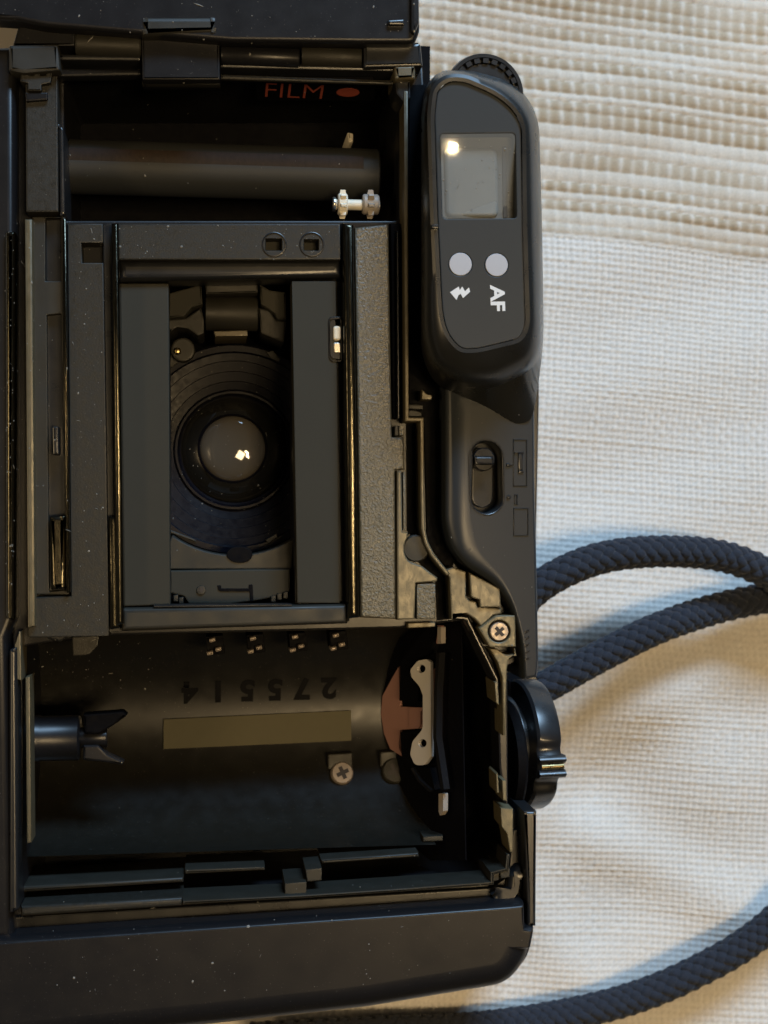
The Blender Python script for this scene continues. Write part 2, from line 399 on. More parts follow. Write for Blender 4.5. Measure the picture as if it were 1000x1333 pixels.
# left guide strips beside the film gate
prism('inner_rim', rnd([(32, 285), (42, 285), (46, 815), (36, 818)]), 0.02, -0.5, WORN, ROOT, 0.03)
prism('strip_bed', rnd([(42.5, 282), (84, 282), (90, 774), (46.5, 774)]), -0.16, -0.5, MATT, ROOT, 0.015,
      holes=[rect(59, 284, 80, 366, 1), rnd([(61, 410), (80, 408), (86, 768), (64, 770)], 1)], hb=0.01)
prism('strip_ridge', rnd([(81, 284), (86, 284), (91.5, 771), (86.5, 772)]), 0.0, -0.3, RAIL, ROOT, 0.025, seg=3)
prism('recess_floor', rnd([(60, 286), (80, 286), (86, 770), (63, 770)]), -0.28, -0.5, SAT, ROOT, 0.01)
prism('recess_glide', rnd([(64, 672), (85, 670), (87, 766), (66, 768)], 2), -0.06, -0.3, RAIL, ROOT, 0.06, seg=4)
prism('latch_pin', rnd([(68, 555), (76, 555), (77, 592), (69, 592)], 2), -0.02, -0.3, SAT, ROOT, 0.025)
prism('side_plate', [(88, 291), (134, 291), (134.4, 316), (106, 316), (107, 342), (134.8, 342), (142, 828), (36, 830), (38, 778), (93, 776)], -0.10, -0.6, SPK, ROOT, 0.015)
prism('rail_groove', rnd([(134, 291), (150, 291), (157, 822), (142, 824)]), -0.26, -0.6, SAT, ROOT, 0.01)
prism('guide_rail', rnd([(145, 290), (154.5, 290), (161.5, 812), (151, 815)]), 0.08, -0.5, RAIL, ROOT, 0.048, seg=4)
prism('rail_foot', rnd([(141, 672), (155, 672), (157, 818), (143, 820)]), -0.05, -0.5, RAIL, ROOT, 0.05, seg=4)

# film gate: head bar, pressure strips, foot bar
gb = prism('gate_bar', rnd([(154, 291), (443, 291), (443.5, 338), (154.5, 338)]), 0.0, -0.6, SPK, ROOT, 0.02,
      holes=[rect(346, 311, 367, 326, 1), rect(396, 312, 415, 326, 1)], hb=0.01)
prism('gate_bar_slope', rnd([(154.5, 338), (443.5, 338), (445, 361), (155, 366)]), -0.10, -0.6, SAT, ROOT, 0.09, seg=4)
for (x, y) in ((357, 318), (406, 318)):
    prism('hole_ring', circ(x, y, 16.5, 28), 0.012, -0.1, SAT, gb, 0.012, holes=[circ(x, y, 14.2, 28)], hb=0.004)
prism('hole_floor', rect(340, 305, 420, 332), -0.2, -0.3, FLAT, gb, 0.0)
prism('film_guide_plate', rnd([(157, 369), (219.5, 369), (221.5, 787), (162, 789)]), -0.20, -0.6, FLAT, ROOT, 0.012, smooth=30)
slot = rnd([(428, 412), (448, 412), (448, 470), (429, 470)], 9)
fg = prism('film_guide_plate', rnd([(380, 366), (437, 366), (442.5, 785), (387, 785)]), -0.16, -0.6, FLAT, ROOT, 0.012)
sp = prism('sensing_slot', rnd([(427, 412, 8), (444, 412, 2), (445, 471, 2), (428, 471, 8)]), -0.145, -0.3, BLK, fg, 0.01, holes=[rnd([(430, 417, 6), (444, 416, 1), (445, 467, 1), (431, 466, 6)])], hb=0.006)
prism('slot_pin', rnd([(434, 424), (444, 424), (444, 443), (434, 443)], 4), -0.10, -0.3, NYL, fg, 0.03, seg=3)
prism('slot_pin', rnd([(434, 446), (443, 446), (444, 459), (435, 459)], 2), -0.13, -0.3, SILV, fg, 0.01)
prism('gate_foot_bar', rnd([(160, 792), (451, 787), (453, 812), (158, 822)]), -0.04, -0.6, MATT, ROOT, 0.06, seg=4)
prism('foot_bar_edge', rnd([(200, 788), (380, 786.5), (380, 789), (200, 791)]), -0.05, -0.3, SAT, ROOT, 0.01)
prism('rail_groove', rnd([(444, 291), (451, 291), (455, 808), (449, 810)]), -0.35, -0.6, DEEP, ROOT, 0.0)
prism('guide_rail', rnd([(446, 289), (461, 291), (468.5, 804), (453, 806)]), 0.06, -0.5, RAIL, ROOT, 0.074, seg=6)
prism('pebbled_plate', rnd([(461.5, 296), (506, 291, 4), (509, 480), (510.5, 569), (526, 569), (527, 611), (514.5, 612), (516, 806), (469, 804)]), -0.02, -0.6, TEX, ROOT, 0.035, seg=3)
prism('plate_lug', rnd([(514, 554), (518.5, 554), (519, 567), (514, 567)]), -0.06, -0.4, MATT, ROOT, 0.01)
prism('plate_lug', rnd([(519.5, 554), (526, 555), (526, 567), (520, 567)]), -0.02, -0.4, TEX, ROOT, 0.01)

# right-hand light trap: inner rim, worn plates
trap = ribbon([(528.5, 118), (529, 300), (530, 546), (549.5, 546), (550, 640), (551, 688), (555, 706), (563, 722), (574, 736), (584, 748)], 5.5)
prism('light_trap_rim', trap, 0.0, -0.6, WORN, ROOT, 0.02)
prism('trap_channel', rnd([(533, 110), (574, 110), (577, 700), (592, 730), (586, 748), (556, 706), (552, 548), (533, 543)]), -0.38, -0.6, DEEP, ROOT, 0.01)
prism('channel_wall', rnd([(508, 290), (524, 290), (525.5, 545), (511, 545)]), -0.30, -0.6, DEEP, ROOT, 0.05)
prism('channel_wall', rnd([(516, 300), (519, 300), (520.5, 545), (517.5, 545)]), -0.18, -0.6, SAT, ROOT, 0.02)
prism('trap_block', rnd([(532, 526), (551, 527), (551, 533), (541, 533), (532, 532)]), -0.10, -0.6, MATT, ROOT, 0.015)
prism('trap_block', rnd([(532, 534), (540, 534), (549, 537), (549, 542), (532, 542)]), -0.16, -0.6, MATT, ROOT, 0.01)
prism('trap_tab', rnd([(549.5, 507), (556, 513), (562, 514), (562, 520), (549.5, 520)]), -0.04, -0.6, WORN, ROOT, 0.01)
wp = [(517, 613), (523, 613), (524, 692), (531.5, 693), (531, 697)]
wp += [(540+13.5*math.cos(a), 714+19*math.sin(a)) for a in np.linspace(R(245), R(100), 12)]
wp += [(550, 737), (560, 745), (570, 752), (569, 757), (541.5, 759), (540, 806), (517, 807)]
prism('worn_plate', wp, 0.02, -0.6, WORN, ROOT, 0.02)
prism('plate_strip', rnd([(524.5, 614), (528, 614), (528.5, 690), (525, 690)]), 0.0, -0.6, TEX, ROOT, 0.012)
lathe('pivot_disc', [(0.0, 0.0), (0.16, 0.0), (0.18, -0.02), (0.18, -0.3)], U(542, 714, -0.10), (0, 0, 1), MATT, ROOT, 28)
prism('channel_floor', rnd([(529, 550), (547, 550), (548, 690), (556, 716), (582, 752), (585, 806), (569, 808), (567, 757), (545, 732), (530, 690)]), -0.40, -0.6, DEEP, ROOT, 0.0)
prism('pebbled_insert', rnd([(542.5, 760), (567, 759), (567, 806), (542.5, 806)]), 0.0, -0.6, TEX, ROOT, 0.02)
prism('worn_plate', rnd([(585, 752), (578, 742), (590, 738), (607, 744), (607, 777), (611, 781), (620, 783), (622, 790), (653, 792), (653, 799), (643, 801), (627, 816), (618, 806), (609, 800), (590, 801), (587.5, 806)]), -0.03, -0.6, WORN, ROOT, 0.02)
prism('worn_plate', rnd([(611, 745), (651, 766, 3), (652.5, 790), (625, 791), (624, 781), (613, 778, 4)]), 0.02, -0.6, WORN, ROOT, 0.018)
hx = prism('screw_plate', rnd([(623, 818, 2), (646, 801, 3), (671, 801, 2), (672, 842), (638, 843, 3)]), 0.02, -0.6, TAN, ROOT, 0.02, holes=[circ(650, 822, 14.5, 30)], hb=0.012)
def screw(px, py, z, r, parent, body, tilt=(0, 0, 1), a0=0.6, name='screw'):
    """cross-head screw: the recess is a dark cross laid on the head, shade put into colour"""
    o = U(px, py, z); ax = Vector(tilt).normalized()
    s = lathe(name, [(r, -0.25), (r, -0.03), (r*0.94, 0.0), (r*0.86, 0.012), (0.0, 0.016)], o, ax, body, parent, 32)
    u = ax.cross(Vector((0, 1, 0))).normalized(); v = ax.cross(u); V = []; F = []
    a = r*0.56; b = r*0.17
    for q in ([(-a, -b), (a, -b), (a, b), (-a, b)], [(-b, -a), (b, -a), (b, a), (-b, a)]):
        k = len(V)
        for x, y in q:
            xx = x*math.cos(a0)-y*math.sin(a0); yy = x*math.sin(a0)+y*math.cos(a0)
            V.append(o+u*xx+v*yy+ax*(0.019 if k == 0 else 0.0205))
        V += [p-ax*0.05 for p in V[k:k+4]]
        F += [(k, k+1, k+2, k+3)]+[(k+i, k+(i+1) % 4, k+4+(i+1) % 4, k+4+i) for i in range(4)]
    pyd('cross_shade', V, F, SLOTSHADE, s, 0)  # sits on top of the head and paints the recess's shade
    return s
screw(650, 822, -0.01, 0.132, hx, SCREWM, a0=0.72)
prism('brass_toned_strip', rnd([(637, 844), (648, 845), (658, 852), (671, 852), (671, 844), (672, 852), (662, 860), (660, 872), (658, 958), (655, 958), (654, 882), (648, 862)]), -0.06, -0.6, TAN, ROOT, 0.015)
prism('brass_toned_strip', rnd([(644, 888), (648, 888), (650, 918), (646, 915)]), -0.08, -0.7, TAN, ROOT, 0.01)
prism('brass_toned_strip', rnd([(652, 1052), (668, 1053), (668, 1108), (664, 1110), (660, 1085), (653, 1076)]), -0.10, -0.6, TAN, ROOT, 0.012)
prism('brass_toned_strip', rnd([(654, 1016), (659, 1016), (660, 1042), (655, 1042)]), -0.10, -0.6, TAN, ROOT, 0.01)
prism('brass_toned_strip', rnd([(646, 1008), (648, 1006), (650, 1032), (647, 1032)]), -0.10, -0.6, TAN, ROOT, 0.008)
prism('chamber_bevel', ribbon([(585, 803), (608, 805), (630, 850), (647, 884), (648, 896)], 6.5), -0.16, -0.7, SAT, ROOT, 0.04, seg=3)

# side panel with its selector slot
def pb(x, y):
    t = min(max((x-585)/85.0, 0), 1)
    return 0.32*(1-t)+0.05*t
cap = [(633+20.5*math.cos(a), 596+20.5*math.sin(a)) for a in np.linspace(R(180), R(360), 14)] + [(634+20.5*math.cos(a), 647+20.5*math.sin(a)) for a in np.linspace(0, R(180), 14)]
panel = rnd([(580, 500), (700, 500), (701, 640), (704, 760), (706, 860), (704, 884), (684, 886), (682, 850), (678, 826, 10), (668, 790, 14), (646, 761, 14), (607, 737, 20), (588, 714, 20), (580, 680, 12)], 0)
sidep = prism('side_panel', panel, 0.12, -4.3, SIDE, ROOT, 0.19, holes=[cap], seg=8, bz=0.13, bevf=pb, hb=0.035)
prism('side_panel', rnd([(682, 1056), (699, 1056), (698, 1206), (686.5, 1206), (686.5, 1180)], 1), 0.06, -4.36, SAT, ROOT, 0.04, seg=3)
prism('side_panel', rnd([(660, 884), (692, 884), (690, 1056), (664, 1056)], 2), -1.9, -4.3, DEEP, ROOT, 0.03)
prism('slot_floor', rect(608, 570, 662, 674), -0.22, -0.4, SAT, sidep, 0.0)
def capsule(d):
    return [(633+(20.5+d)*math.cos(a), 596+(20.5+d)*math.sin(a)) for a in np.linspace(R(180), R(360), 14)] + [(634+(20.5+d)*math.cos(a), 647+(20.5+d)*math.sin(a)) for a in np.linspace(0, R(180), 14)]
prism('slot_rim', capsule(3.5), 0.126, -0.2, SAT, sidep, 0.008, holes=[capsule(0.5)], hb=0.03, bz=0.03, seg=4)
scap = [(628.5+14*math.cos(a), 600+14*math.sin(a)) for a in np.linspace(R(180), R(360), 10)] + [(628+14*math.cos(a), 647+14*math.sin(a)) for a in np.linspace(0, R(180), 10)]
prism('slider_bed', scap, -0.12, -0.3, SAT, sidep, 0.01)
sl = lathe('selector_knob', [(0.155, -0.3), (0.155, 0.0), (0.14, 0.02), (0, 0.022)], U(629.5, 598, 0.06), (0, 0, 1), SAT, sidep, 32)
prism('knob_ridge', rnd([(617, 594), (643, 594), (643, 605), (618, 605)], 1), 0.16, 0.05, SAT, sl, 0.03, seg=3)
icon = ribbon([(670, 571), (688.5, 572), (689, 632), (671, 632), (670, 571)], 1.6)
def frame(x0, y0, x1, y1, t=1.5):
    return rect(x0, y0, x1, y1), [rect(x0+t, y0+t, x1-t, y1-t)]
for f in ((669.5, 571, 689, 633), (670, 661, 691, 698), (671, 643, 676, 657)):
    o_, h_ = frame(*f)
    prism('embossed_mark', o_, 0.135, 0.0, SIDE, sidep, 0.01, holes=h_, hb=0.006)
for q in (rect(672, 588, 684, 590), rect(677, 590, 682.5, 611), rect(677, 612, 684, 615), circ(663, 605, 2.6, 10), circ(664, 647, 2.6, 10), rect(664, 604, 669, 606)):
    prism('embossed_mark', q, 0.15, 0.0, SAT, sidep, 0.01)
for k in range(5):
    prism('scuff_mark', rnd([(685+k % 2*2, 822+k*9), (692, 820+k*9), (691, 823+k*9), (686, 826+k*9)]), 0.125, 0.08, BLK, sidep, 0.004)

def slope(o):
    for v in o.data.vertices:
        if v.co.z > -0.6: v.co.z += 0.07-0.19*max(v.co.x-1.0, 0)
    for c in o.children: slope(c)
slope(sidep)
# ------------------------------------------------------------------ viewfinder pod
def radial(loop, n=120, c=(626, 285), sy=2.6):
    m = len(loop); out = []
    for k in range(n):
        a = 2*math.pi*k/n; d = (math.cos(a), math.sin(a)*sy); best = None
        for i in range(m):
            x1, y1 = loop[i-1]; x2, y2 = loop[i]
            ex, ey = x2-x1, y2-y1; den = d[0]*ey-d[1]*ex
            if abs(den) < 1e-9: continue
            t = ((x1-c[0])*ey-(y1-c[1])*ex)/den; s = ((x1-c[0])*d[1]-(y1-c[1])*d[0])/den
            if t > 0 and -1e-6 <= s <= 1+1e-6 and (best is None or t > best): best = t
        out.append((c[0]+d[0]*best, c[1]+d[1]*best))
    return out
base = rnd([(548, 150), (553, 112, 20), (572, 92, 16), (610, 90, 14), (664, 104, 22), (690, 130, 18), (702, 160, 20), (706, 300), (708, 440, 30), (702, 495, 24), (693, 549, 20), (668, 553, 20), (640, 539, 20), (592, 517, 20), (562, 495, 16), (548, 460, 16)], n=8)
mid = rnd([(549, 150), (554, 112, 20), (574, 93, 16), (608, 91, 14), (662, 106, 22), (688, 130, 18), (701, 160, 20), (705, 300), (707.5, 430, 30), (700, 478, 24), (640, 508, 40), (590, 503, 30), (560, 480, 20), (549, 440, 16)], n=8)
ringo = rnd([(556, 150), (560, 112, 24), (580, 96, 18), (606, 96, 16), (652, 116, 26), (677, 138, 20), (689, 160, 20), (691, 300), (695, 425, 24), (684, 449, 20), (622, 464, 18), (596, 464, 20), (574, 440, 22), (566, 408, 16), (560, 280)], n=8)
def shrink(l, d):
    a = ccw(l); r = inset(a, d); return r
ring1 = shrink(ringo, 4.5); ring2 = shrink(ringo, 9.5)
levels = [(base, -0.9), (base, 0.05), (mid, 0.42), ('lerp', 0.66, 0.12), ('lerp', 0.83, 0.35), ('lerp', 0.94, 0.66), (ringo, 1.01), (ring1, 1.035), (ring2, 1.03), (ring2, 0.86)]
V = []; F = []; n = 120
for lv in levels:
    if lv[0] == 'lerp':
        V += [U(a[0]*(1-lv[2])+b[0]*lv[2], a[1]*(1-lv[2])+b[1]*lv[2], lv[1]) for a, b in zip(radial(mid, n), radial(ringo, n))]
    else: V += [U(x, y, lv[1]) for x, y in radial(lv[0], n)]
for i in range(len(levels)-1):
    for k in range(n):
        j = (k+1) % n; F.append((i*n+k, i*n+j, (i+1)*n+j, (i+1)*n+k))
pod = pyd('viewfinder_housing', V, F, POD, ROOT, 28)
win = rnd([(573, 174, 6), (671, 173, 6), (673, 284, 5), (576, 285, 6)])
pan = prism('eyepiece_panel', shrink(ringo, 10.2), 1.0, 0.5, PANEL, pod, 0.012, holes=[win, circ(599.5, 344, 15.4, 32), circ(646.5, 345, 15.4, 32)], hb=0.01)
# deep eyepiece tunnel behind tilted glass
pl = prism('eyepiece_floor', rect(566, 166, 680, 292), 0.80, 0.3, GREYF, pan, 0.0)
prism('eyepiece_lens', rnd([(578, 192), (648, 192), (650, 283), (580, 283)], 10), 0.84, 0.52, GREYL, pan, 0.05, seg=3)
prism('eyepiece_step', rnd([(654, 190), (660, 190), (661, 284), (655, 284)], 2), 0.815, 0.52, GREYD, pan, 0.01)
g0 = U(587, 192, 0.90); gn = (EYE-g0).normalized()+(Vector((30, -12, 80))-g0).normalized()
g0 = U(623, 229, 0.93)
plate3('eyepiece_glass', rnd([(573.5, 174.5, 6), (670.5, 173.5, 6), (672.5, 283.5, 5), (576.5, 284.5, 6)]), g0, gn, 0.03, GLASS, pan)
for (x, y) in ((599.5, 344), (646.5, 345)):
    lathe('indicator_lamp', [(0.142, -0.3), (0.142, 0.004), (0.136, 0.010), (0, 0.012)], U(x, y, 0.99), (0, 0, 1), LAMPW, pan, 36)
me = text_mesh('AF', 0.245, bold=0.008)
o = U(647, 388.5, 1.006); me.transform(Matrix.Translation(o) @ Matrix.Rotation(R(-88), 4, 'Z') @ Matrix.Scale(1.12, 4, (1, 0, 0)))
link('lettering', me, WHITE, pan, 0)
bolt = [(586, 380.3), (597.4, 373.0), (598.6, 377.6), (602, 373), (605.4, 379.2), (610.6, 374.2), (612.2, 379.8), (602.9, 388), (599.8, 382.4), (597.0, 384.2), (594.4, 390.5)]
prism('flash_symbol', bolt, 1.006, 0.99, WHITE, pan, 0.0, seg=1)
prism('ring_seam', rect(556, 155, 564, 158), 1.0, 0.5, DEEP, pod, 0.01)
prism('ring_seam', rect(562, 292, 571, 297), 1.09, 0.5, SAT, pod, 0.01)

# mode dial under the pod's head
dc = U(631, 121, 0.30)
dial = lathe('mode_dial', [(0.51, -0.7), (0.52, -0.03), (0.50, 0.02), (0.455, 0.02), (0.445, -0.07), (0.375, -0.07), (0.37, -0.015), (0, -0.01)], dc, (0, 0, 1), SAT, ROOT, 144)
for k in range(9):
    a = R(8+16*k); c0 = dc+Vector((0.415*math.cos(a), 0.415*math.sin(a), 0.0))
    V = []
    for s, t, z in ((-1, -1, -.1), (1, -1, -.1), (1, 1, -.1), (-1, 1, -.1), (-1, -1, .018), (1, -1, .018), (1, 1, .018), (-1, 1, .018)):
        V.append(c0+Vector((-math.sin(a), math.cos(a), 0))*(s*0.036)+Vector((math.cos(a), math.sin(a), 0))*(t*0.03)+Vector((0, 0, z)))
    pyd('dial_tooth', V, [(0, 3, 2, 1), (4, 5, 6, 7), (0, 1, 5, 4), (1, 2, 6, 5), (2, 3, 7, 6), (3, 0, 4, 7)], SAT, dial, 0)

# ------------------------------------------------------------------ take-up chamber
tz = -1.05
def xcyl(name, x0, x1, py, z, r, m, parent, prof=None, n=36):
    a = U(x0, py, z); b = U(x1, py, z); L = b.x-a.x
    pr = prof(L) if prof else [(r*0.93, 0), (r, 0.02), (r, L-0.02), (r*0.93, L)]
    return lathe(name, pr, a, (1, 0, 0), m, parent, n)
spl = xcyl('take_up_spool', 90, 492, 217, tz, 0.36, SPOOL, ROOT)
a = U(92, 222, tz); b = U(470, 222, tz); V = []; F = []
for k in range(9):
    t = R(74+32*k/8); yy = U(300, 217, tz).y
    V += [(a.x, yy+0.366*math.cos(t), tz+0.366*math.sin(t)), (b.x, yy+0.366*math.cos(t), tz+0.366*math.sin(t))]
for k in range(8): F.append((2*k, 2*k+1, 2*k+3, 2*k+2))
pyd('spool_strip', V, F, SPOOLB, spl, 60)
prism('chamber_stud', rnd([(452, 172), (460, 173), (460, 185), (454, 186)], 2), -1.3, -2.7, NYL, ROOT, 0.03)
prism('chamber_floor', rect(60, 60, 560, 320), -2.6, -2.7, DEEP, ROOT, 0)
# sprocket
sy_ = 266; sz = -0.55
def teeth(k, n, a): return 1.0+(0.18 if (k % 6) < 3 else 0)
spk = xcyl('sprocket', 434, 494, sy_, sz, 0.07, NYL, ROOT)
xcyl('sprocket_wheel', 440, 452, sy_, sz, 0.15, NYL, spk, prof=lambda L: [(0.13, 0), (0.145, 0.015), (0.145, L-0.015), (0.13, L)], n=48)
xcyl('sprocket_wheel', 472, 493, sy_, sz, 0.15, GREYN, spk, prof=lambda L: [(0.12, 0), (0.135, 0.02), (0.135, L-0.02), (0.12, L)], n=48)
xcyl('sprocket_collar', 433, 437, sy_, sz, 0.10, SILV, spk)
for px, m_ in ((446, NYL), (482, GREYN)):
    c0 = U(px, sy_, sz)
    for k in range(8):
        t = 2*math.pi*k/8+0.3
        d = Vector((0, math.cos(t), math.sin(t))); e = Vector((0, -math.sin(t), math.cos(t))); xx = Vector((0.045, 0, 0))
        p = c0+d*0.13; q = c0+d*0.19
        V = [p-xx-e*.03, p+xx-e*.03, p+xx+e*.03, p-xx+e*.03, q-xx*.7-e*.014, q+xx*.7-e*.014, q+xx*.7+e*.014, q-xx*.7+e*.014]
        pyd('sprocket_tooth', V, [(4, 5, 6, 7), (0, 1, 5, 4), (1, 2, 6, 5), (2, 3, 7, 6), (3, 0, 4, 7)], m_, spk, 0)
# film reminder label on the sloping upper wall
lp0 = U(410, 106, -0.30); lp1 = U(410, 131, -0.85)
ln = Vector((0, lp1.z-lp0.z, -(lp1.y-lp0.y))); ln = ln if ln.z > 0 else -ln
lab = plate3('reminder_label', rnd([(333, 104), (488, 104), (488, 131), (335, 131)], 4), lp0, ln, 0.04, DEEP, ROOT)
ln.normalize()
up = Vector((0, lp0.y-lp1.y, lp0.z-lp1.z)).normalized(); rt = Vector((1, 0, 0))
me = text_mesh('FILM', 0.40, bold=-0.004)
c0 = UP(383, 119, lp0, ln)+ln*0.006
xs_ = [v.co.x for v in me.vertices]; sw = (UP(421, 116, lp0, ln)-UP(346, 116, lp0, ln)).length/(max(xs_)-min(xs_))
ys_ = [v.co.y for v in me.vertices]; sh = (UP(383, 107, lp0, ln)-UP(383, 125, lp0, ln)).length/(max(ys_)-min(ys_))
for v in me.vertices: v.co = c0+rt*(v.co.x*sw)+up*(v.co.y*sh)
link('lettering', me, RED, lab, 0)
plate3('oval_mark', circ(453, 120.5, 15, 24, 5.5), lp0+ln*0.006, ln, 0.004, RED, lab)

# ------------------------------------------------------------------ hinge and back door
for (x0, x1, y0, y1, m_, lift) in ((98, 184, 40, 70, MATT, 0), (288, 390, 57, 83, BLK, 0), (393, 471, 57, 84, MATT, 0.0)):
    py = (y0+y1)/2; a = U(x0, py, 0.05); r = (U(x0, y0, 0.05).y-U(x0, y1, 0.05).y)/2
    L = U(x1, py, 0.05).x-a.x
    lathe('hinge_barrel', [(r*.9, 0), (r, 0.02), (r, L-0.02), (r*.9, L)], a-Vector((0, 0, r*0.6)), (1, 0, 0), m_, ROOT, 40)
prism('hinge_block', rnd([(24, 33, 6), (98, 36), (98, 60), (16, 60)], 2), 0.05, -2.8, BLK, ROOT, 0.03)
prism('hinge_block', rnd([(180, 44), (300, 50), (545, 56), (545, 64), (98, 60), (98, 38)]), -0.35, -2.8, DEEP, ROOT, 0.0)
hb_ = prism('hinge_block', rnd([(184, 20), (282, 20), (284, 44), (184, 46)], 2), 0.30, -0.4, MATT, ROOT, 0.08, seg=4)
prism('hinge_block', rnd([(184, 48), (286, 46), (287, 104), (185, 104)], 2), 0.10, -0.3, BLK, ROOT, 0.03)
prism('hinge_block', rnd([(473, 58), (548, 56), (551, 86), (473, 88)], 3), 0.10, -0.6, SAT, ROOT, 0.04)
prism('hinge_tip', rnd([(513, 84), (541, 83), (541, 103), (514, 104)], 2), 0.08, -0.6, WORN, ROOT, 0.05, seg=3)
prism('hinge_post', rnd([(514, 106), (534, 104), (535, 128), (526, 134), (516, 122)], 2), -0.02, -0.6, SAT, ROOT, 0.03)
prism('hinge_rail', rnd([(78, 70), (183, 72), (183, 79), (78, 78)], 1), 0.0, -0.6, SAT, ROOT, 0.03)
prism('hinge_rail', rnd([(287, 80), (512, 86), (512, 93), (287, 88)], 1), 0.0, -0.6, SAT, ROOT, 0.03)
prism('hinge_rail', rnd([(68, 88), (184, 91), (184, 98), (68, 100)], 1), -0.1, -0.3, BLK, ROOT, 0.03)
prism('hinge_rail', rnd([(287, 96), (512, 104), (512, 110), (287, 103)], 1), -0.06, -0.11, MATT, ROOT, 0.03)
prism('hinge_rail', rnd([(185, 104), (287, 105), (287, 110), (185, 109)], 1), -0.06, -0.2, MATT, ROOT, 0.02)
# the opened back lies flat beyond the hinge
da = U(-14, 30, 0.2); db = U(545, 30, 0.2)
door = prism('back_door', rnd([(-16, 24, 4), (24, 27), (60, 34), (300, 54), (470, 56), (540, 56, 10), (547, 40, 6), (541, -250), (536, -980, 30), (-20, -980, 30)]), 0.28, -0.02, BLK, ROOT, 0.06, seg=4)
prism('door_rim', rnd([(505, 26), (526, 25), (527, 32), (506, 32)], 2), 0.34, 0.1, SAT, door, 0.02)
prism('door_rim', rnd([(535, -200), (545, -200), (546, 30), (540, 44), (535, 40)], 2), 0.36, 0.1, SAT, door, 0.04)

# ------------------------------------------------------------------ lens well
LC = U(306, 585, -1.2)
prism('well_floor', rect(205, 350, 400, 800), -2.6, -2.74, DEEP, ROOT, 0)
zr = -0.85
def zc(px, py, z): return U(px, py, z)
bar = lathe('lens_barrel', [(1.46, -1.0), (1.46, 0.0), (1.44, 0.02), (1.36, 0.02), (1.34, -0.04), (1.24, -0.06), (1.235, -0.10), (1.10, -0.13), (1.095, -0.17), (0.97, -0.20), (0.965, -0.25),
                            (0.86, -0.28), (0.83, -0.25), (0.80, -0.25), (0.77, -0.33), (0.74, -0.36), (0.70, -0.5)], U(306, 585, -1.45), (0, 0, 1), RING, ROOT, 96, smooth=20)
gl = lathe('rear_lens', [(0.76, -0.02), (0.70, 0.05), (0.62, 0.10), (0.53, 0.14), (0.46, 0.16)], U(303, 584, -1.82), (0, 0, 1), LENSG, bar, 64, smooth=60)
me_prof = [(0.47, 0.0)]+[(0.46*math.cos(t), 0.135*math.sin(t)) for t in np.linspace(0.1, math.pi/2-0.02, 12)]
lathe('lens_element', me_prof+[(0.0, 0.135)], U(303, 584, -1.68), (0, 0, 1), LENSI, bar, 64, smooth=60)
lathe('lens_retainer', [(0.49, -0.02), (0.49, 0.02), (0.465, 0.035), (0.45, 0.0)], U(303, 584, -1.67), (0, 0, 1), RING, bar, 64)
# barrel lugs
for (q, zz) in (([(220, 470), (222, 462), (250, 452), (255, 460), (232, 472), (222, 480)], -0.9), ([(346, 458), (356, 456), (366, 468), (363, 472), (352, 466)], -0.9), ([(345, 703), (360, 694), (362, 699), (350, 708)], -0.9), ([(222, 690), (254, 702), (256, 706), (222, 694)], -0.9)):
    prism('barrel_lug', q, zz-0.5, -1.8, MATT, bar, 0.01, seg=1)
# mechanism above the lens
prism('well_bracket', rnd([(219, 382), (262, 370), (264, 396), (250, 400), (240, 412), (219, 414)], 1), -0.70, -1.8, FLAT, ROOT, 0.02)
prism('well_bracket', rnd([(338, 370), (352, 378), (372, 380), (373, 416), (362, 416), (358, 408), (340, 396)], 1), -0.70, -1.8, FLAT, ROOT, 0.02)
prism('well_bracket', rnd([(219, 416), (242, 414), (262, 400), (266, 416), (266, 434), (258, 437), (244, 428), (230, 426), (219, 434)], 2), -0.87, -1.8, SPK, ROOT, 0.02)
prism('well_bracket', rnd([(336, 400), (352, 404), (360, 417), (373, 418), (370, 446), (340, 434)], 2), -0.87, -1.8, SPK, ROOT, 0.02)
prism('hinge_cover_plate', rnd([(267, 365), (335, 364), (336, 381), (268, 383)], 1), -0.65, -1.8, MATT, ROOT, 0.02)
hc = xcyl('shaft_cover', 267, 336, 408, -1.0, 0.235, MATT, ROOT, prof=lambda L: [(0.2, 0), (0.23, 0.015), (0.23, L-0.015), (0.2, L)])
prism('shaft_clip', rnd([(278, 431), (322, 430), (322, 437), (280, 438)]), -0.93, -1.8, WORN, ROOT, 0.01)
lathe('brass_pin', [(0.05, -0.3), (0.05, 0), (0.03, 0.03), (0, 0.035)], U(231, 457, -1.2), (0, 0, 1), BRASS, ROOT, 16)
prism('pin_collar', circ(238, 455, 16, 24), -1.25, -1.8, MATT, ROOT, 0.03)
# foot of the lens well
arc = [(306+143*math.cos(a), 580+143*math.sin(a)) for a in np.linspace(R(125), R(55), 16)]
prism('well_ledge', [(220, 708)]+arc+[(382, 708), (380, 741), (220, 741)], -0.80, -1.3, MATT, ROOT, 0.015)
prism('well_ledge', rnd([(221, 743), (378, 741), (377, 770), (352, 778), (338, 781), (300, 786), (246, 786), (240, 776), (222, 772)], 1), -0.62, -1.3, FLAT, ROOT, 0.015)
prism('ledge_notch', circ(312, 722, 17, 24, 11), -0.78, -1.0, DEEP, ROOT, 0.01)
for k, (x, y) in enumerate(((229, 778), (236, 781), (356, 779), (364, 776), (372, 774))):
    prism('ratchet_tooth', rnd([(x-3, y-3), (x+3, y-4), (x+3, y+5), (x-3, y+5)]), -0.56-0.01*(k % 2), -1.0, MATT, ROOT, 0.01)
screw(262, 768, -0.61, 0.066, ROOT, MATT, a0=0.2, name='ledge_screw')
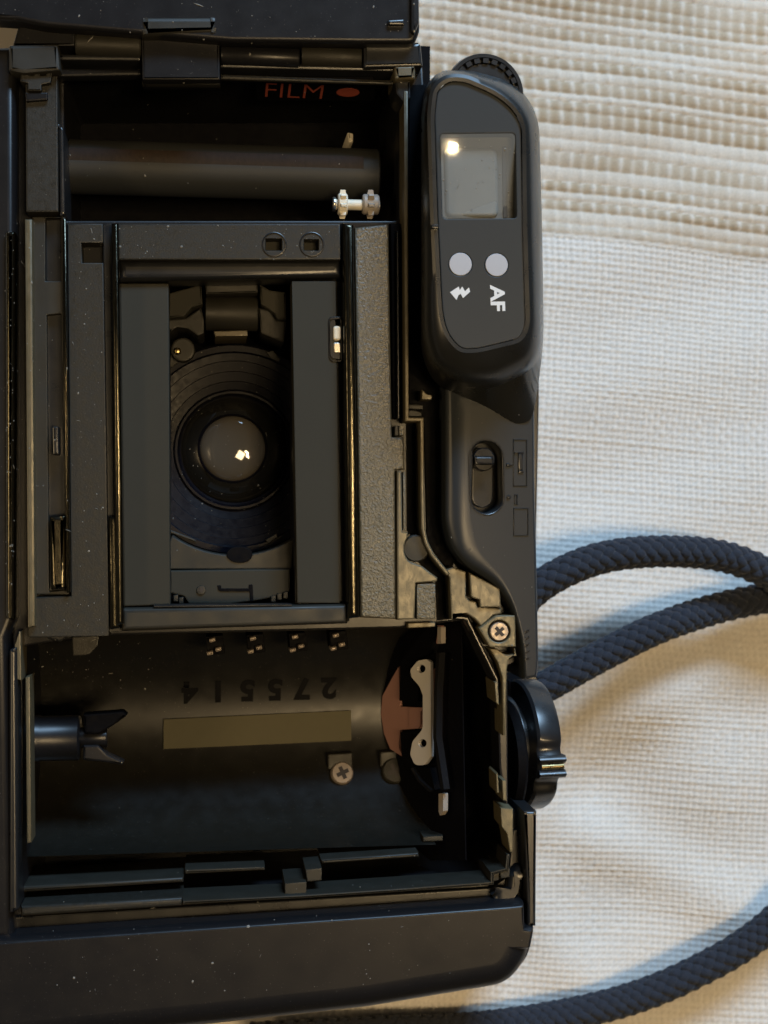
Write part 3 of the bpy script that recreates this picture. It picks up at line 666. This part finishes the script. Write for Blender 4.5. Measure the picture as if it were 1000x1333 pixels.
prism('ledge_mark', rnd([(283, 762), (288, 762), (288, 766), (324, 766), (324, 761), (329, 761), (330, 783), (326, 783), (325, 770), (288, 770), (284, 768)], 1), -0.606, -0.7, DEEP, ROOT, 0.004, seg=1)

# ------------------------------------------------------------------ film chamber
yc = U(300, 930, -1.9).y; TR = 1.68; tzc = -0.66
def trough_z(y):
    d = min(abs(y-yc), TR*0.999); return tzc-math.sqrt(TR*TR-d*d)
xa = U(24, 950, -2.2).x; xb = U(548, 950, -2.2).x
V = []; F = []; nt_ = 48
for k in range(nt_+1):
    t = math.pi*(0.03+0.94*k/nt_)
    for x in (xa, xb): V.append((x, yc+TR*math.cos(t), tzc-TR*math.sin(t)))
for k in range(nt_): F.append((2*k, 2*k+1, 2*k+3, 2*k+2))
TRM = mat('satin_chamber_wall', (0.007, 0.0065, 0.005), 0.34, 0.3, rvar=0.05, vscale=3, specks=0.2)
tr = pyd('cartridge_trough', V, F, TRM, ROOT, 60)
for p in tr.data.polygons: pass
tr.data.flip_normals() if tr.data.polygons[nt_//2].normal.z < 0 else None
def ontrough(px, py, lift=0.0):
    z = -2.2
    for _ in range(8):
        q = U(px, py, z); z = trough_z(q.y)
    return Vector((q.x, q.y, z+lift))
# stamped number, upside down as the camera lies
for ch, px in zip('275514', (428, 394, 358, 322, 284, 247)):
    me = text_mesh(ch, 0.42, bold=0.018)
    bm = bmesh.new(); bm.from_mesh(me); bmesh.ops.triangulate(bm, faces=bm.faces); bmesh.ops.subdivide_edges(bm, edges=bm.edges, cuts=1); bm.to_mesh(me); bm.free()
    c0 = ontrough(px, 897-(px-336)*0.03)
    for v in me.vertices:
        y = c0.y-v.co.y
        v.co = (c0.x-v.co.x*1.05, y, trough_z(y)+0.012)
    link('stamped_digit', me, INK, tr, 0)
pl0 = ontrough(336, 948); 
q1 = ontrough(336, 930, 0.02); q2 = ontrough(336, 970, 0.02); pn = Vector((0, q1.z-q2.z, -(q1.y-q2.y)));  pn = pn if pn.z > 0 else -pn
plate3('blank_label', [(213, 936.5), (457, 925), (457.5, 964), (213, 975)], q1+Vector((0, 0, 0.03)), pn, 0.05, PLAQ, tr)
# code contacts: little pairs of sprung prongs
for i, x in enumerate((282, 335, 390, 443)):
    y = 843-i*2
    c_ = prism('code_contact', rnd([(x-14, y-14), (x+8, y-16), (x+11, y+8), (x-12, y+10)], 2), -1.05, -1.6, DEEP, ROOT, 0.01)
    for dx, dy in ((-9, 8), (2, 3), (-6, -9)):
        prism('contact_prong', rnd([(x+dx-4, y+dy-2), (x+dx+4, y+dy-4), (x+dx+5, y+dy+1), (x+dx-3, y+dy+3)], 1.5), -0.93, -1.2, SCREWM, c_, 0.02)
def tscrew(px, py, r, m_):
    q = ontrough(px, py); nrm = Vector((0, yc-q.y, tzc-q.z)).normalized()
    return q, nrm
for (px, py, r, m_, nm) in ((446, 1006, 0.165, SCREWM, 'chamber_screw'), (514, 1003, 0.185, MATT, 'chamber_screw')):
    q, nrm = tscrew(px, py, r, m_)
    z = q.z+0.10
    screw(px, py, z, r, ROOT, m_, tilt=(0.05, nrm.y*0.5, nrm.z), a0=0.4, name=nm)
    prism('screw_boss', rnd([(px-19, py-24), (px+13, py-26), (px+13, py-6), (px-19, py-4)], 2), z-0.06, z-0.6, MATT, ROOT, 0.02)
# spindle with its fork
spi = xcyl('rewind_spindle', 20, 105, 962, -1.05, 0.30, BLK, ROOT, prof=lambda L: [(0.26, 0), (0.31, 0.0), (0.31, L*0.38), (0.30, L*0.40), (0.30, L-0.02), (0.27, L)])
xcyl('spindle_core', 105, 140, 960, -1.05, 0.14, BLK, spi)
prism('spindle_fork', rnd([(108, 930), (160, 926), (166, 931), (150, 943), (128, 956), (110, 956)], 2), -0.86, -1.1, DEEP, spi, 0.03)
prism('spindle_fork', rnd([(108, 970), (128, 970), (140, 982), (162, 992), (158, 996), (134, 992), (108, 990)], 2), -0.90, -1.1, BLK, spi, 0.03)
prism('chamber_strip', rnd([(33, 882), (39, 880), (41, 1097), (35, 1098)]), -0.20, -0.6, WORN, ROOT, 0.015)
prism('chamber_strip', rnd([(19, 838), (27, 822), (28, 886), (20, 884)]), -0.06, -0.6, WORN, ROOT, 0.015)
prism('chamber_tab', rnd([(94, 829), (129, 828), (128, 840, 3), (116, 853, 4), (95, 854)]), -0.35, -0.9, SPK, ROOT, 0.015)
prism('chamber_tab', rnd([(60, 824), (90, 820), (90, 828), (78, 836), (62, 832)], 2), -0.30, -0.9, SAT, ROOT, 0.03)
prism('chamber_tab', rnd([(531, 811), (567, 810), (567, 816), (531, 818)]), -0.25, -0.8, WORN, ROOT, 0.012)
# end wall: brown plate, pale contact bracket
w0 = U(497, 930, -2.3); w1 = U(574, 930, -0.95)
wn = Vector((w0.z-w1.z, 0, w1.x-w0.x)).normalized()
wn = wn if wn.z > 0 else -wn
plate3('end_wall', [(480, 850), (560, 812), (600, 812), (606, 1120), (560, 1120), (490, 1060)], w0-wn*0.05, wn, 0.02, DEEP, ROOT)
plate3('end_plate', [(498, 906), (512, 880), (519, 868), (520, 905), (521, 920), (549, 921), (549, 948), (521, 950), (519, 972), (524, 985), (508, 975), (500, 955), (496, 930)], w0, wn, 0.04, BRN, ROOT)
plate3('end_plate', rnd([(562, 872), (570, 868), (571, 960), (563, 963)], 2), w0, wn, 0.04, BRN, ROOT)
plate3('end_plate', rnd([(568, 814), (575, 814), (576, 838), (568, 838)], 2), w0, wn, 0.04, BRN, ROOT)
cb = plate3('contact_bracket', rnd([(534, 872, 3), (544, 860, 3), (556, 858, 3), (560, 862), (561, 935), (561, 985), (553, 996, 4), (540, 996, 5), (534, 982, 3), (537, 965, 4), (549, 951, 4), (550.5, 945), (550.5, 905), (546, 893, 3), (536, 882, 3)], 0), w0+wn*0.10, wn, 0.05, OFFW, ROOT,
       holes=[circ(548.5, 870.5, 5.5, 16), circ(550, 967.5, 5.5, 16)])
plate3('contact_arm', [(533, 921), (550, 921), (550, 925), (547.5, 926), (547.5, 944), (545, 948), (533, 948)], w0+wn*0.02, wn, 0.03, BRN, ROOT)
plate3('pivot_rod', rnd([(569.5, 816), (574, 816), (574, 838), (569.5, 838)], 1), w0+wn*0.10, wn, 0.08, GREYN, ROOT)
plate3('pivot_rod', rnd([(571, 1033), (577, 1033), (577, 1056), (573, 1062), (571, 1056)], 1), w0+wn*0.10, wn, 0.08, GREYN, ROOT)
plate3('carrier_edge', ribbon([(570, 850), (567, 900), (566, 960), (572, 1000), (576, 1028)], 4), w0+wn*0.16, wn, 0.1, BLK, ROOT)
plate3('carrier_edge', ribbon([(536, 1000), (545, 1016), (560, 1030)], 3), w0+wn*0.10, wn, 0.1, BLK, ROOT)
plate3('carrier_wing', [(521, 862), (560, 812), (567, 816), (562, 850), (545, 857), (532, 870), (535, 884), (545, 895), (543, 914), (520, 912)], w0+wn*0.05, wn, 0.1, DEEP, ROOT)
plate3('carrier_wing', [(521, 953), (547, 952), (536, 965), (533, 983), (538, 998), (560, 1000), (566, 1028), (545, 1020), (523, 985)], w0+wn*0.05, wn, 0.1, DEEP, ROOT)

# lower rim of the film chamber: stepped ledges and light trap
prism('chamber_ledge', rnd([(29, 1154), (239, 1142), (239, 1149), (29, 1162)]), -0.50, -1.4, MATT, ROOT, 0.04, seg=3)
prism('chamber_ledge', rnd([(27, 1180), (238, 1168), (238, 1180), (27, 1194)]), -0.16, -0.8, SPK, ROOT, 0.05, seg=3)
prism('chamber_ledge', rnd([(241, 1132), (345, 1128), (345, 1133), (241, 1138)]), -0.6, -1.4, MATT, ROOT, 0.03)
prism('chamber_ledge', rnd([(418, 1119), (545, 1110), (546, 1116), (419, 1125)]), -0.55, -1.4, MATT, ROOT, 0.04, seg=3)
prism('chamber_ledge', rnd([(551, 1089), (577, 1088), (577, 1095), (551, 1096)]), -0.9, -1.5, MATT, ROOT, 0.02)
prism('trap_rim', ribbon([(238, 1175), (400, 1167), (520, 1159), (641, 1150), (641, 1137), (660, 1132), (662, 1112)], 5), -0.10, -0.7, MATT, ROOT, 0.025)
prism('rim_step', rnd([(371, 1150), (399, 1148), (399, 1165), (371, 1166)]), -0.18, -0.9, MATT, ROOT, 0.012)
prism('rim_step', rnd([(398, 1132), (419, 1130), (419, 1146), (400, 1148)]), -0.26, -0.9, MATT, ROOT, 0.012)
prism('rim_step', rnd([(637, 1136), (650, 1134), (650, 1146), (638, 1148)]), -0.16, -0.9, SPK, ROOT, 0.012)
prism('rim_step', rnd([(651, 1132), (664, 1130), (664, 1142), (652, 1144)]), -0.12, -0.9, SPK, ROOT, 0.012)
prism('trap_channel', rnd([(18, 1194), (640, 1156), (662, 1140), (668, 1080), (680, 1080), (684, 1172, 20), (20, 1218)]), -0.32, -0.7, SAT, ROOT, 0.02)
prism('corner_fillet', rnd([(640, 1168), (662, 1158), (664, 1140), (676, 1128), (683, 1130), (684, 1160, 14), (668, 1172)], 3), -0.10, -0.6, SAT, ROOT, 0.14, seg=5)

# grip end
def gb_(x, y): return 0.34 if y > 1240 else 0.06
prism('grip_end', rnd([(22, 1222, 6), (300, 1203), (520, 1188), (668, 1177, 8), (685, 1175, 5), (686, 1207), (697.5, 1207.5, 3), (697, 1216), (690, 1252, 30), (664, 1286, 24), (480, 1317), (330, 1334), (10, 1368, 30), (-40, 1368, 30), (-40, 1228)], n=6), 0.16, -4.36, BLK, ROOT, 0.34, seg=6, bz=0.22, bevf=gb_)

# ------------------------------------------------------------------ knob on the side
kx = Vector((math.cos(R(-8)), 0, math.sin(R(-8))))
kc = U(686, 968, -1.75)
dip = lambda k, n, a: 1.0
kn = lathe('rewind_knob', [(0.62, -0.30), (0.70, -0.28), (0.70, -0.14), (0.60, -0.13), (0.60, -0.05), (0.90, -0.04), (0.93, 0.0), (0.93, 0.26), (0.905, 0.31), (0.84, 0.34), (0.0, 0.34)], kc-kx*0.14, kx, KNOB, ROOT, 180, mod=lambda k, n, a: 1-(0.06*(math.exp(-((k*360/n-86)/6)**2)+math.exp(-((k*360/n-119)/6)**2)) if a > -0.045 else 0))
kt = Vector((0, 1, 0)); kn_up = kx.cross(kt).normalized(); kn_up = kn_up if kn_up.z > 0 else -kn_up
def kbox(name, y0, y1, h0, h1, a0, a1, m_, bevel=0.02):
    V = []
    for aa in (a0, a1):
        for yy, hh in ((y0, h0), (y1, h0), (y1, h1-bevel), (y1-bevel*(1 if y1 > y0 else -1), h1), (y0+bevel*(1 if y1 > y0 else -1), h1), (y0, h1-bevel)):
            V.append(kc+kx*aa+kt*yy+kn_up*hh)
    F = [(0, 1, 2, 3, 4, 5), (11, 10, 9, 8, 7, 6)]+[(i, (i+1) % 6, 6+(i+1) % 6, 6+i) for i in range(6)]
    return pyd(name, V, F, m_, kn, 50)
kbox('knob_fin', -0.13, -0.02, 0.5, 0.965, -0.17, 0.22, KNOB, 0.05)
kbox('knob_fin', -0.33, -0.22, 0.5, 0.965, -0.17, 0.22, KNOB, 0.05)
kbox('index_line', -0.215, -0.135, 0.5, 0.93, -0.13, 0.20, BRASS, 0.02)
# flange disc inside the panel gap
lathe('knob_flange', [(0.80, -0.1), (0.83, 0.0), (0.80, 0.04), (0.0, 0.04)], U(658, 985, -1.3), kx, DEEP, ROOT, 64)

# ------------------------------------------------------------------ cord strap
def catmull(pts, step):
    P_ = [Vector(p) for p in pts]; P_ = [P_[0]*2-P_[1]]+P_+[P_[-1]*2-P_[-2]]; out = []
    for i in range(1, len(P_)-2):
        a, b, c, d = P_[i-1:i+3]; m = max(int((c-b).length/0.01), 2)
        for k in range(m):
            t = k/m
            out.append(0.5*((2*b)+(c-a)*t+(2*a-5*b+4*c-d)*t*t+(3*b-a-3*c+d)*t**3))
    out.append(P_[-2])
    res = [out[0]]; acc = 0
    for i in range(1, len(out)):
        acc += (out[i]-out[i-1]).length
        if acc >= step: res.append(out[i]); acc = 0
    return res
def frames(path):
    T = []; Nn = []; m = len(path)
    for i in range(m): T.append((path[min(i+1, m-1)]-path[max(i-1, 0)]).normalized())
    nrm = Vector((0, 0, 1)); nrm = (nrm-T[0]*nrm.dot(T[0])).normalized()
    for i in range(m):
        nrm = (nrm-T[i]*nrm.dot(T[i])).normalized(); Nn.append(nrm.copy())
    return T, Nn
zs = -3.9
spts = [U(330, 1352, -4.05), U(480, 1344, -4.05), U(640, 1336, -4.05), U(790, 1309, -4.0), U(900, 1268, -3.95), U(1000, 1206, -3.9), U(1110, 1090, -3.9), U(1170, 960, -3.95),
        U(1130, 850, -4.0), U(1040, 775, -3.6), U(990, 742, -3.4), U(930, 722, -3.3), U(850, 718, -3.2), U(780, 727, -3.1), U(720, 752, -3.0), U(680, 785, -3.0), U(650, 840, -3.0)]
spts2 = [U(640, 930, -3.4), U(690, 905, -3.3), U(735, 880, -3.3), U(790, 850, -3.4), U(856, 818, -3.5), U(930, 793, -3.8), U(1000, 778, -3.95), U(1100, 765, -4.0), U(1220, 770, -3.9), U(1330, 830, -4.0)]
STRAP = empty('strap', (3, 0, -4.4), 'dark navy braided cord strap looping out from under the camera', 'strap')
STRAP_R = 0.212
def braid(pts, parent, nst=6, pitch=1.05):
    path = catmull(pts, 0.03); T, Nn = frames(path); m = len(path); om = 2*math.pi/pitch
    for sgn in (1, -1):
        for i in range(nst):
            V = []; F = []; K = 8
            for k in range(m):
                s = k*0.03; th = sgn*om*s+2*math.pi*i/nst
                b = T[k].cross(Nn[k]); d = Nn[k]*math.cos(th)+b*math.sin(th); e = (-Nn[k]*math.sin(th)+b*math.cos(th))
                off = sgn*0.026*math.cos(nst*om*s)
                c = path[k]+d*(STRAP_R-0.02+off)
                ang = math.atan(om*STRAP_R)
                w_ = (e*math.cos(ang)-T[k]*(sgn*math.sin(ang)))
                for q in range(K):
                    a = 2*math.pi*q/K
                    V.append(c+w_*(0.080*math.cos(a))+d*(0.048*math.sin(a)))
            for k in range(m-1):
                for q in range(K):
                    r = (q+1) % K; F.append((k*K+q, k*K+r, (k+1)*K+r, (k+1)*K+q))
            me = bpy.data.meshes.new('strand'); me.from_pydata([tuple(v) for v in V], [], F); me.update()
            link('strand', me, STRAPM, parent, 0); me.shade_smooth()
    V = []; F = []; K = 12
    for k in range(m):
        b = T[k].cross(Nn[k])
        for q in range(K):
            a = 2*math.pi*q/K; V.append(path[k]+(Nn[k]*math.cos(a)+b*math.sin(a))*(STRAP_R-0.06))
    for k in range(m-1):
        for q in range(K):
            r = (q+1) % K; F.append((k*K+q, k*K+r, (k+1)*K+r, (k+1)*K+q))
    pyd('core', V, F, DEEP, parent, 60)
braid(spts, STRAP); braid(spts2, STRAP)

# ------------------------------------------------------------------ dust on the black plastic
def dust():
    bpy.context.view_layer.update(); dg = bpy.context.evaluated_depsgraph_get(); rng = random.Random(5)
    V = []; F = []; cnt = 0
    zones = [((5, 290, 140, 830), 90), ((20, 1100, 690, 1300), 60), ((150, 292, 445, 340), 40), ((222, 440, 380, 720), 60), ((30, 830, 200, 900), 25), ((575, 176, 672, 284), 22), ((80, 60, 540, 250), 25), ((0, 0, 540, 60), 20), ((580, 520, 700, 860), 14), ((5, 300, 25, 800), 20)]
    for (x0, y0, x1, y1), n_ in zones:
        for _ in range(int(n_*1.6)):
            px = rng.uniform(x0, x1); py = rng.uniform(y0, y1); d = ray(px, py).normalized()
            hit, loc, nrm, *_ = S.ray_cast(dg, EYE, d)
            if not hit or loc.z < -3.0: continue
            if nrm.dot(d) > 0: nrm = -nrm
            u = nrm.cross(Vector((0.3, 1, 0.2))).normalized(); v = nrm.cross(u); r = 0.0075*rng.uniform(0.5, 1.6)*(1.8 if rng.random() < 0.12 else 1)
            k = len(V); a0 = rng.uniform(0, 6.28); st_ = rng.uniform(0.5, 1)
            if rng.random() < 0.05:
                a1 = rng.uniform(0, 3.14); u, v = u*math.cos(a1)+v*math.sin(a1), v*math.cos(a1)-u*math.sin(a1); r *= 4; st_ = 0.12
            for q in range(5):
                a = a0+2*math.pi*q/5
                V.append(loc+nrm*0.002+(u*math.cos(a)*st_+v*math.sin(a))*r*rng.uniform(0.7, 1.2))
            V.append(loc+nrm*(0.002+min(r*0.7, 0.008)))
            F += [(k+q, k+(q+1) % 5, k+5) for q in range(5)]
    me = bpy.data.meshes.new('dust'); me.from_pydata([tuple(p) for p in V], [], F); me.update()
    o = link('dust', me, DUST, CAM, 0); o['kind'] = 'stuff'

# parts were modelled in world coordinates: keep them there under their thing
for root in (CAM, STRAP):
    for ch in root.children: ch.matrix_parent_inverse = Matrix.Translation(-root.location)
dust()
for ch in CAM.children:
    if ch.name == 'dust': ch.matrix_parent_inverse = Matrix.Translation(-CAM.location)
